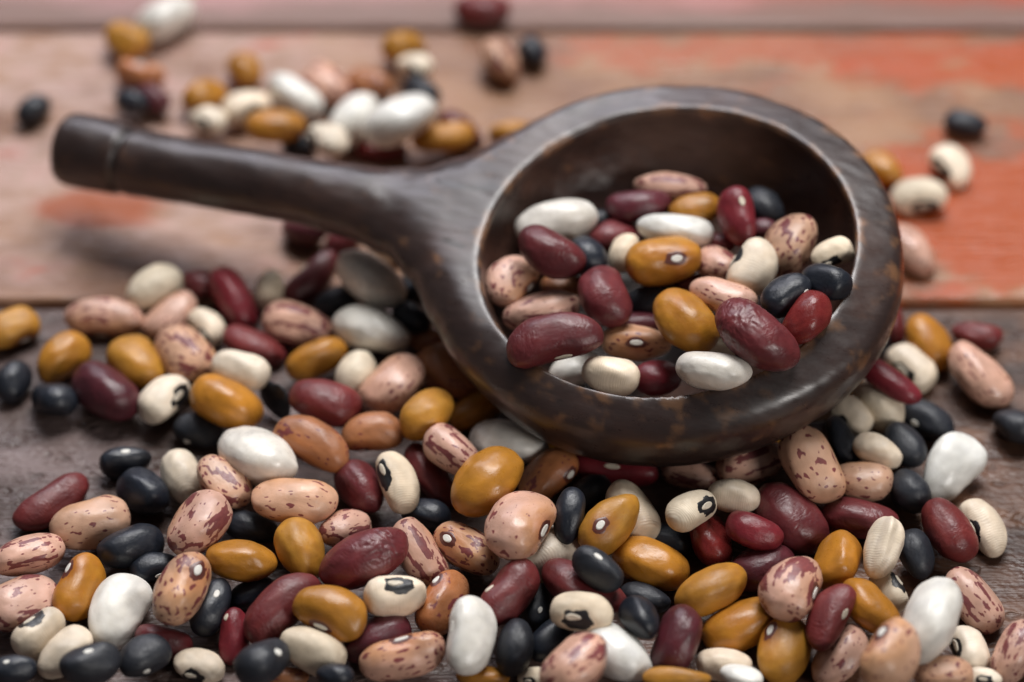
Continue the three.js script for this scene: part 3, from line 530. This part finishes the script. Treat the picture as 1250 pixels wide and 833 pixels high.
// lower left
bean('K', 63, 613, 102, 48, 35, 130, 1, 'maroon bean with creased back lying on bare wood at the left', { look: 2, wrinkle: 0 });
bean('P', 110, 639, 98, 62, 15, 140, 2, 'tan bean with few specks leaning on the creased maroon bean', { look: 0 });
bean('B', 153, 564, 64, 40, 10, 42, 0, 'black bean with white scar on top, behind a dull black bean');
bean('B', 174, 600, 62, 52, -35, 170, 1, 'dull round black bean in front of the black bean with a white scar');
bean('E', 221, 582, 64, 50, -68, 180, 1, 'plain cream bean standing between a black bean and a speckled bean');
bean('P', 273, 587, 76, 52, -50, 140, 2, 'small tan bean with sharp dark specks below the bright white bean', { look: 4 });
bean('S', 241, 640, 86, 64, 55, 150, 3, 'upright pink bean boldly streaked with maroon', { look: 3 });
bean('B', 160, 667, 80, 54, 15, 165, 2, 'large smooth black bean right of the few-specked tan bean');
bean('B', 188, 692, 60, 36, 15, -45, 2, 'slim black bean with scar under the large smooth black bean');
bean('P', 220, 721, 92, 62, 63, -12, 5, 'tan bean with a bold white scar ringed in brown, right of the big white bean', { along: 0.3, look: 4 });
bean('M', 97, 718, 84, 56, 65, 62, 4, 'mustard bean with white scar at its upper left, left of the big white bean', { along: 0.2 });
bean('W', 145, 748, 96, 72, 62, -100, 5, 'big white bean with a notch at its right in the lower left', { bend: 1.4 });
bean('S', 34, 678, 92, 50, 15, 150, 2, 'tan bean with maroon dashes at the left edge, upper of two', { look: 0 });
bean('S', 25, 737, 94, 66, 20, 150, 3, 'tan bean with a broad maroon band at the left edge, lower of two', { look: 3 });
bean('E', 48, 774, 72, 52, 40, 55, 5, 'black-eyed pea with the eye on its upper left, under the banded bean', { along: -0.05 });
bean('E', 79, 797, 78, 46, 45, 180, 6, 'plain cream bean leaning on the black-eyed pea at the lower left');
bean('B', 110, 810, 74, 52, 10, 45, 7, 'black bean with scar on top in front of the plain cream bean, lower left', { along: -0.1 });
bean('B', 176, 803, 66, 50, 35, -55, 7, 'black bean in front of the big white bean at the bottom', { along: -0.4 });
bean('K', 199, 783, 72, 42, -15, 165, 4, 'brownish maroon bean between the big white bean and the black bean in front', { look: 0 });
bean('B', 17, 818, 56, 38, 5, 40, 6, 'black bean in the bottom left corner', { along: -0.3 });
bean('B', 258, 742, 74, 44, 65, 5, 3, 'black bean with bright white scar, right of the boldly ringed tan bean', { along: 0.25 });
bean('E', 243, 814, 64, 42, -15, -50, 5, 'black-eyed pea with dark eye below, at the bottom edge on the left', { along: -0.1 });
// lower middle
bean('P', 635, 641, 86, 74, 58, -58, 6, 'round pale pink bean with white scar at its right, on top of the pile', { look: 3 });
bean('E', 669, 678, 84, 60, 30, 180, 3, 'plain cream bean under the round pale pink bean');
bean('B', 694, 630, 70, 38, 82, 165, 5, 'slim upright black bean right of the round pale pink bean');
bean('B', 721, 600, 52, 38, 35, 165, 2, 'black bean behind the slim upright black bean');
bean('T', 668, 582, 84, 52, 45, -45, 3, 'dark brown bean with white scar behind the round pale pink bean', { along: 0.35, look: 0 });
bean('M', 744, 639, 90, 56, 48, 12, 5, 'mustard bean with ringed scar at its lower end, right of the slim black bean', { along: -0.42 });
bean('E', 771, 623, 78, 54, -60, 175, 3, 'plain cream bean behind the mustard bean with ringed scar');
bean('R', 750, 573, 110, 44, -8, 8, 1, 'long dark red bean with scar lying under the front of the bowl', { along: 0, look: 1 });
bean('E', 842, 623, 60, 46, 35, -25, 4, 'small black-eyed pea with eye at its right, below the bowl front', { along: 0.2 });
bean('B', 813, 659, 74, 38, -15, 165, 1, 'black bean under the small black-eyed pea, behind a mustard bean');
bean('R', 869, 660, 70, 50, -72, 150, 2, 'bright red bean right of the small black-eyed pea', { look: 0 });
bean('M', 794, 688, 98, 58, -22, 160, 4, 'long plain mustard bean slanting down right in the lower middle');
bean('B', 730, 695, 68, 46, -35, 35, 5, 'glossy black bean with white scar left of the long plain mustard bean', { along: -0.1 });
bean('K', 711, 718, 112, 52, -28, 150, 3, 'maroon bean lying under the black-eyed pea in the lower middle', { look: 2 });
bean('K', 621, 725, 92, 56, 50, 65, 4, 'maroon bean with open scar on its left end, above two black beans', { along: -0.25, look: 2 });
bean('E', 711, 747, 76, 50, -10, -28, 7, 'black-eyed pea with eye facing down, lying on a maroon bean', { along: -0.12 });
bean('B', 655, 741, 54, 40, 75, -20, 5, 'black bean with scar at its lower tip, beside the maroon bean with open scar', { along: -0.55 });
bean('B', 628, 790, 70, 46, 80, 165, 7, 'black bean right of the upright white bean at the front');
bean('B', 673, 781, 60, 44, 45, 165, 6, 'black bean below the one with its scar at the tip, above a streaked bean');
bean('S', 703, 812, 88, 64, 40, 150, 8, 'brownish pink streaked bean at the bottom edge before a greyish white bean', { look: 2 });
bean('W', 748, 797, 92, 62, -30, 178, 4, 'greyish white bean under the down-facing black-eyed pea at the front');
bean('B', 788, 730, 64, 36, -15, 165, 3, 'black bean below the long plain mustard bean');
bean('B', 781, 755, 52, 44, -60, 165, 5, 'small glossy black bean left of the upright dark purple bean');
bean('K', 825, 783, 92, 54, 70, 160, 6, 'upright dark purple bean at the front, left of two mustard beans', { look: 1 });
bean('M', 590, 827, 66, 28, 0, 165, 7, 'mustard bean cut by the bottom edge under the upright white bean');
bean('E', 650, 827, 36, 26, 0, -30, 6, 'cream pea sliver at the bottom edge between black beans');
bean('M', 826, 828, 84, 30, 0, 165, 7, 'shadowed mustard bean cut by the bottom edge under the upright purple bean');
// lower right
bean('M', 869, 720, 94, 54, 28, 160, 4, 'mustard bean behind another, right of the long plain mustard bean');
bean('M', 905, 763, 100, 60, 25, 155, 5, 'mustard bean with pointed right end, nearest of two alike');
bean('M', 957, 795, 84, 66, 68, 52, 6, 'broad mustard bean with ringed scar at its upper left, front right', { along: 0.15 });
bean('S', 969, 717, 80, 68, 60, -60, 7, 'round pink bean blotched with maroon and a scar on its right', { look: 4 });
bean('K', 1013, 754, 86, 48, 65, -45, 9, 'maroon bean with white scar on its right, leaning against a mustard bean', { along: 0.1, look: 2 });
bean('M', 1022, 684, 70, 56, 65, 160, 4, 'egg-shaped mustard bean left of the pinched cream bean');
bean('M', 1062, 743, 90, 52, -42, 160, 5, 'mustard bean between the leaning maroon bean and the wide white bean');
bean('P', 1024, 800, 84, 58, 60, 120, 5, 'brown speckled bean below the leaning maroon bean at the front', { look: 1 });
bean('P', 1088, 800, 88, 66, 63, 48, 7, 'brown bean with long ringed scar, front right beside the wide white bean', { along: 0.2, look: 0 });
bean('W', 1135, 758, 92, 66, 72, 170, 7, 'wide bright white bean at the lower right');
bean('E', 1085, 722, 56, 44, -55, 58, 4, 'cream pea with dark eye at its right end, above the wide white bean', { along: 0.05 });
bean('E', 1078, 669, 76, 44, 73, 180, 5, 'pinched cream bean with a ridge and split tip', { seam: 1 });
bean('B', 1119, 677, 60, 44, -75, 165, 2, 'black bean right of the pinched cream bean');
bean('R', 921, 648, 72, 44, -22, 150, 3, 'glossy red bean lying on a darker maroon bean, below the streaked bean', { look: 1 });
bean('K', 965, 633, 104, 68, -45, 150, 2, 'big dark maroon bean under the large speckled tan bean', { look: 0 });
bean('K', 1045, 631, 104, 48, -12, 160, 2, 'long maroon bean lying level behind the pinched cream bean', { look: 0 });
bean('K', 930, 694, 80, 56, 20, 165, 1, 'very dark maroon bean in shadow behind the blotched round bean', { look: 1 });
bean('E', 896, 606, 64, 40, -8, 180, 3, 'plain cream bean below the streaked bean at the bowl front');
bean('S', 918, 565, 86, 54, 20, 150, 2, 'orange pink bean with maroon streaks under the front right of the bowl', { look: 1 });
bean('S', 842, 580, 74, 38, -10, 160, 1, 'orange streaked bean sliver right below the lowest point of the bowl', { look: 3 });
bean('P', 992, 566, 98, 66, -60, 150, 4, 'large speckled tan bean leaning near the right of the bowl', { look: 2 });
bean('P', 1053, 587, 74, 48, -5, 150, 3, 'smaller tan bean right of the large leaning speckled one', { look: 0 });
bean('B', 1028, 538, 66, 34, -65, 165, 2, 'slim black bean between the large leaning tan bean and cream beans');
bean('E', 1071, 550, 62, 38, -25, 180, 2, 'plain cream bean above the smaller tan bean on the right');
bean('B', 1106, 543, 56, 46, -60, 165, 2, 'black bean left of the white bean at the right edge of the pile', { lift: 0 });
bean('B', 1111, 599, 54, 46, -50, 165, 2, 'black bean between the smaller tan bean and the right-hand white bean');
bean('W', 1162, 571, 94, 66, 50, -100, 3, 'curved white bean at the right edge of the pile', { lift: 0, bend: 1.3 });
bean('K', 1158, 647, 86, 54, -55, 155, 2, 'plump maroon bean below the curved white bean on the right', { lift: 0, look: 2 });
bean('E', 1202, 645, 78, 44, -60, -48, 1, 'curled black-eyed pea on bare wood right of the plump maroon bean', { bend: 1.8 });
bean('S', 1189, 733, 92, 52, -55, 150, 2, 'tan bean with long maroon stripes lying on bare wood at the lower right', { lift: 0, look: 0 });
bean('E', 1183, 795, 60, 46, -72, -48, 3, 'black-eyed pea with eye at its left, below the striped bean');
bean('S', 1240, 797, 84, 50, 65, 160, 1, 'dull pink bean cut by the right edge near the bottom', { look: 2 });
bean('P', 1152, 824, 70, 46, 0, 160, 6, 'brown speckled bean cut by the bottom edge below the wide white bean', { look: 2 });
bean('E', 1203, 829, 42, 26, -10, -10, 4, 'black-eyed pea barely showing at the bottom right edge');
bean('M', 1034, 474, 54, 38, 60, 165, 0, 'mustard bean sliver under the right wall of the bowl');
bean('E', 1074, 494, 66, 54, -55, 180, 2, 'broad plain cream bean right of the bowl under a thin maroon bean');
bean('E', 1040, 508, 56, 42, -45, -55, 2, 'cream pea with black lower side, between the bowl and a broad cream bean');
bean('R', 1086, 465, 86, 34, -35, 150, 3, 'thin maroon bean lying over a black-eyed pea right of the bowl', { look: 1 });
bean('E', 1113, 449, 68, 46, -45, -40, 1, 'black-eyed pea behind the thin maroon bean, right of the bowl', { bend: 1.4 });
bean('M', 1134, 418, 76, 50, -60, 160, 1, 'mustard bean standing right of the bowl, touching a tan bean');
bean('K', 1193, 409, 64, 32, -8, 160, 0, 'maroon bean farthest right, behind the long tan bean', { look: 2 });
bean('P', 1197, 457, 96, 54, -50, 150, 1, 'long orange tan bean on bare wood at the far right', { look: 3 });
bean('K', 1091, 396, 54, 28, -80, 160, 0, 'maroon bean standing against the right outer wall of the bowl', { look: 2 });
bean('B', 1134, 515, 68, 46, -35, -30, 1, 'black bean with scar right of the broad plain cream bean', { along: -0.2 });
bean('B', 1239, 519, 54, 40, -30, 165, 0, 'black bean cut by the right edge of the picture');
bean('B', 1069, 426, 44, 28, 60, 165, 0, 'grey black bean tucked against the right outer wall of the bowl');
bean('M', 945, 532, 32, 20, 0, 165, 0, 'tiny visible bit of mustard bean under the right front of the bowl');
bean('E', 1005, 500, 36, 26, 30, 170, 0, 'cream bean sliver against the lower right wall of the bowl');
bean('E', 884, 813, 70, 42, -10, 180, 5, 'dim cream bean at the bottom edge below the pointed mustard bean');
bean('W', 905, 826, 54, 28, -15, 178, 7, 'dim white bean cut by the bottom edge in front of a cream bean');
// in the spoon
const inSpoon = (k, px, py, L, W, lie, scar, layer, label, more) => bean(k, px, py, L, W, lie, scar, layer + 20, label, { ...more, spoon: true });
inSpoon('W', 679, 271, 102, 52, 12, 178, 1, 'white bean at the back left in the spoon, under a maroon bean');
inSpoon('K', 672, 307, 86, 54, -32, 155, 2, 'maroon bean lying on the back left white bean in the spoon', { look: 0 });
inSpoon('B', 718, 315, 52, 46, -60, 165, 1, 'black bean in the spoon behind the maroon bean on the white one');
inSpoon('K', 780, 250, 80, 42, 5, 160, 2, 'dark maroon bean at the back of the spoon before the pink bean', { look: 1 });
inSpoon('S', 818, 229, 90, 38, -5, 160, 1, 'pinkish bean farthest back in the spoon', { look: 1 });
inSpoon('K', 749, 291, 54, 46, 10, 160, 1, 'small maroon bean left of the level white bean in the spoon', { look: 0 });
inSpoon('M', 848, 255, 64, 40, 10, 155, 2, 'mustard bean at the back of the spoon, behind the level white bean');
inSpoon('W', 824, 281, 94, 42, -8, 178, 3, 'white bean lying level behind the scarred mustard bean in the spoon');
inSpoon('E', 762, 309, 48, 36, 75, 180, 2, 'small plain cream bean left of the scarred mustard bean in the spoon');
inSpoon('M', 810, 318, 94, 60, 10, 0, 4, 'mustard bean with a white ringed scar in the middle of the spoon', { along: 0.22 });
inSpoon('R', 901, 266, 72, 46, -75, 25, 3, 'upright red maroon bean with scar at the back right in the spoon', { along: -0.2, look: 1 });
inSpoon('B', 933, 253, 52, 42, -50, 160, 1, 'black bean farthest back right in the spoon');
inSpoon('P', 963, 299, 82, 60, 68, 150, 2, 'tan speckled bean at the right in the spoon behind a cream pea', { look: 4 });
inSpoon('E', 919, 326, 72, 56, 65, 85, 4, 'large cream pea with its dark eye on the left, right half of the spoon', { bend: 1.5 });
inSpoon('S', 877, 324, 50, 46, -40, 150, 2, 'streaked brown pink bean left of the large cream pea in the spoon', { look: 3 });
inSpoon('E', 1016, 310, 52, 36, 20, -45, 2, 'small black-eyed pea nearest the right wall of the spoon', { along: -0.3 });
inSpoon('B', 1008, 343, 58, 42, -20, 160, 3, 'black bean in the spoon under the small black-eyed pea');
inSpoon('B', 960, 360, 64, 44, 40, -40, 4, 'black bean with a white scar in the right of the spoon', { along: 0.4, lift: 8 });
inSpoon('R', 985, 388, 70, 48, 55, 150, 5, 'bright red bean at the right front of the spoon', { look: 0, lift: 10 });
inSpoon('P', 624, 344, 66, 58, 55, -72, 2, 'tan bean with scar on its right, leftmost in the spoon', { look: 1 });
inSpoon('T', 686, 349, 54, 32, 0, 160, 1, 'brown bean half buried in the left of the spoon', { look: 0 });
inSpoon('S', 661, 380, 98, 46, 12, 160, 3, 'pink bean with a maroon ring stripe behind the big front maroon bean in the spoon', { look: 3 });
inSpoon('K', 677, 416, 120, 62, 12, -65, 6, 'big maroon bean with pale scar below, front left of the spoon', { along: 0.1, look: 0 });
inSpoon('K', 740, 362, 76, 62, -72, 130, 4, 'plump maroon bean left of centre in the spoon', { look: 0 });
inSpoon('P', 777, 419, 88, 44, -5, 0, 6, 'tan bean with ringed scar and flecks at the front of the spoon', { along: 0.02, look: 2 });
inSpoon('B', 797, 367, 72, 42, 10, 160, 2, 'black bean in the spoon below the mustard bean with ringed scar');
inSpoon('M', 837, 390, 88, 64, -50, 155, 6, 'plain mustard bean in the front middle of the spoon');
inSpoon('K', 778, 396, 72, 30, 5, 165, 2, 'purple bean half hidden between the flecked tan bean and a black bean', { look: 1 });
inSpoon('P', 882, 362, 84, 42, -18, 150, 4, 'pale tan bean between the plain mustard bean and the large cream pea in the spoon', { look: 3 });
inSpoon('K', 923, 409, 114, 64, -38, 165, 8, 'big maroon bean with deep wrinkles at the front right of the spoon', { wrinkle: -1, look: 0 });
inSpoon('E', 745, 458, 72, 46, -12, 180, 7, 'plain cream bean against the front rim of the spoon');
inSpoon('R', 802, 461, 54, 44, 10, 160, 5, 'dark red bean seen end-on at the front rim of the spoon', { look: 1 });
inSpoon('W', 871, 452, 90, 50, -8, 176, 6, 'shiny white bean against the front rim of the spoon', { lift: 6 });
inSpoon('W', 704, 450, 62, 42, 20, 178, 3, 'dim greyish bean under the big front maroon bean in the spoon', { lift: -3 });
inSpoon('K', 842, 346, 44, 24, 0, 165, 1, 'maroon bean mostly hidden below the scarred mustard bean in the spoon', { look: 2 });
inSpoon('K', 929, 280, 36, 28, 0, 165, 1, 'maroon bean bit between the upright red bean and the tan speckled bean', { look: 1 });
inSpoon('K', 878, 298, 38, 28, 0, 165, 1, 'maroon bean bit left of the upright red bean in the spoon', { look: 0 });
inSpoon('B', 733, 267, 38, 24, 0, 165, 1, 'black bean bit behind the white bean in the back left of the spoon');
inSpoon('E', 879, 418, 44, 42, 0, 180, 2, 'shaded cream bean between the plain mustard bean and the wrinkled maroon bean', { look: 1, lift: 0 });
wanted.forEach((w, i) => { w.seed = i + 1; });
wanted.sort((u, v) => (u.layer - v.layer) || (u.py - v.py));
wanted.forEach((w) => settle(w, w.seed));
shadows(scene);
renderer.render(scene, camera);
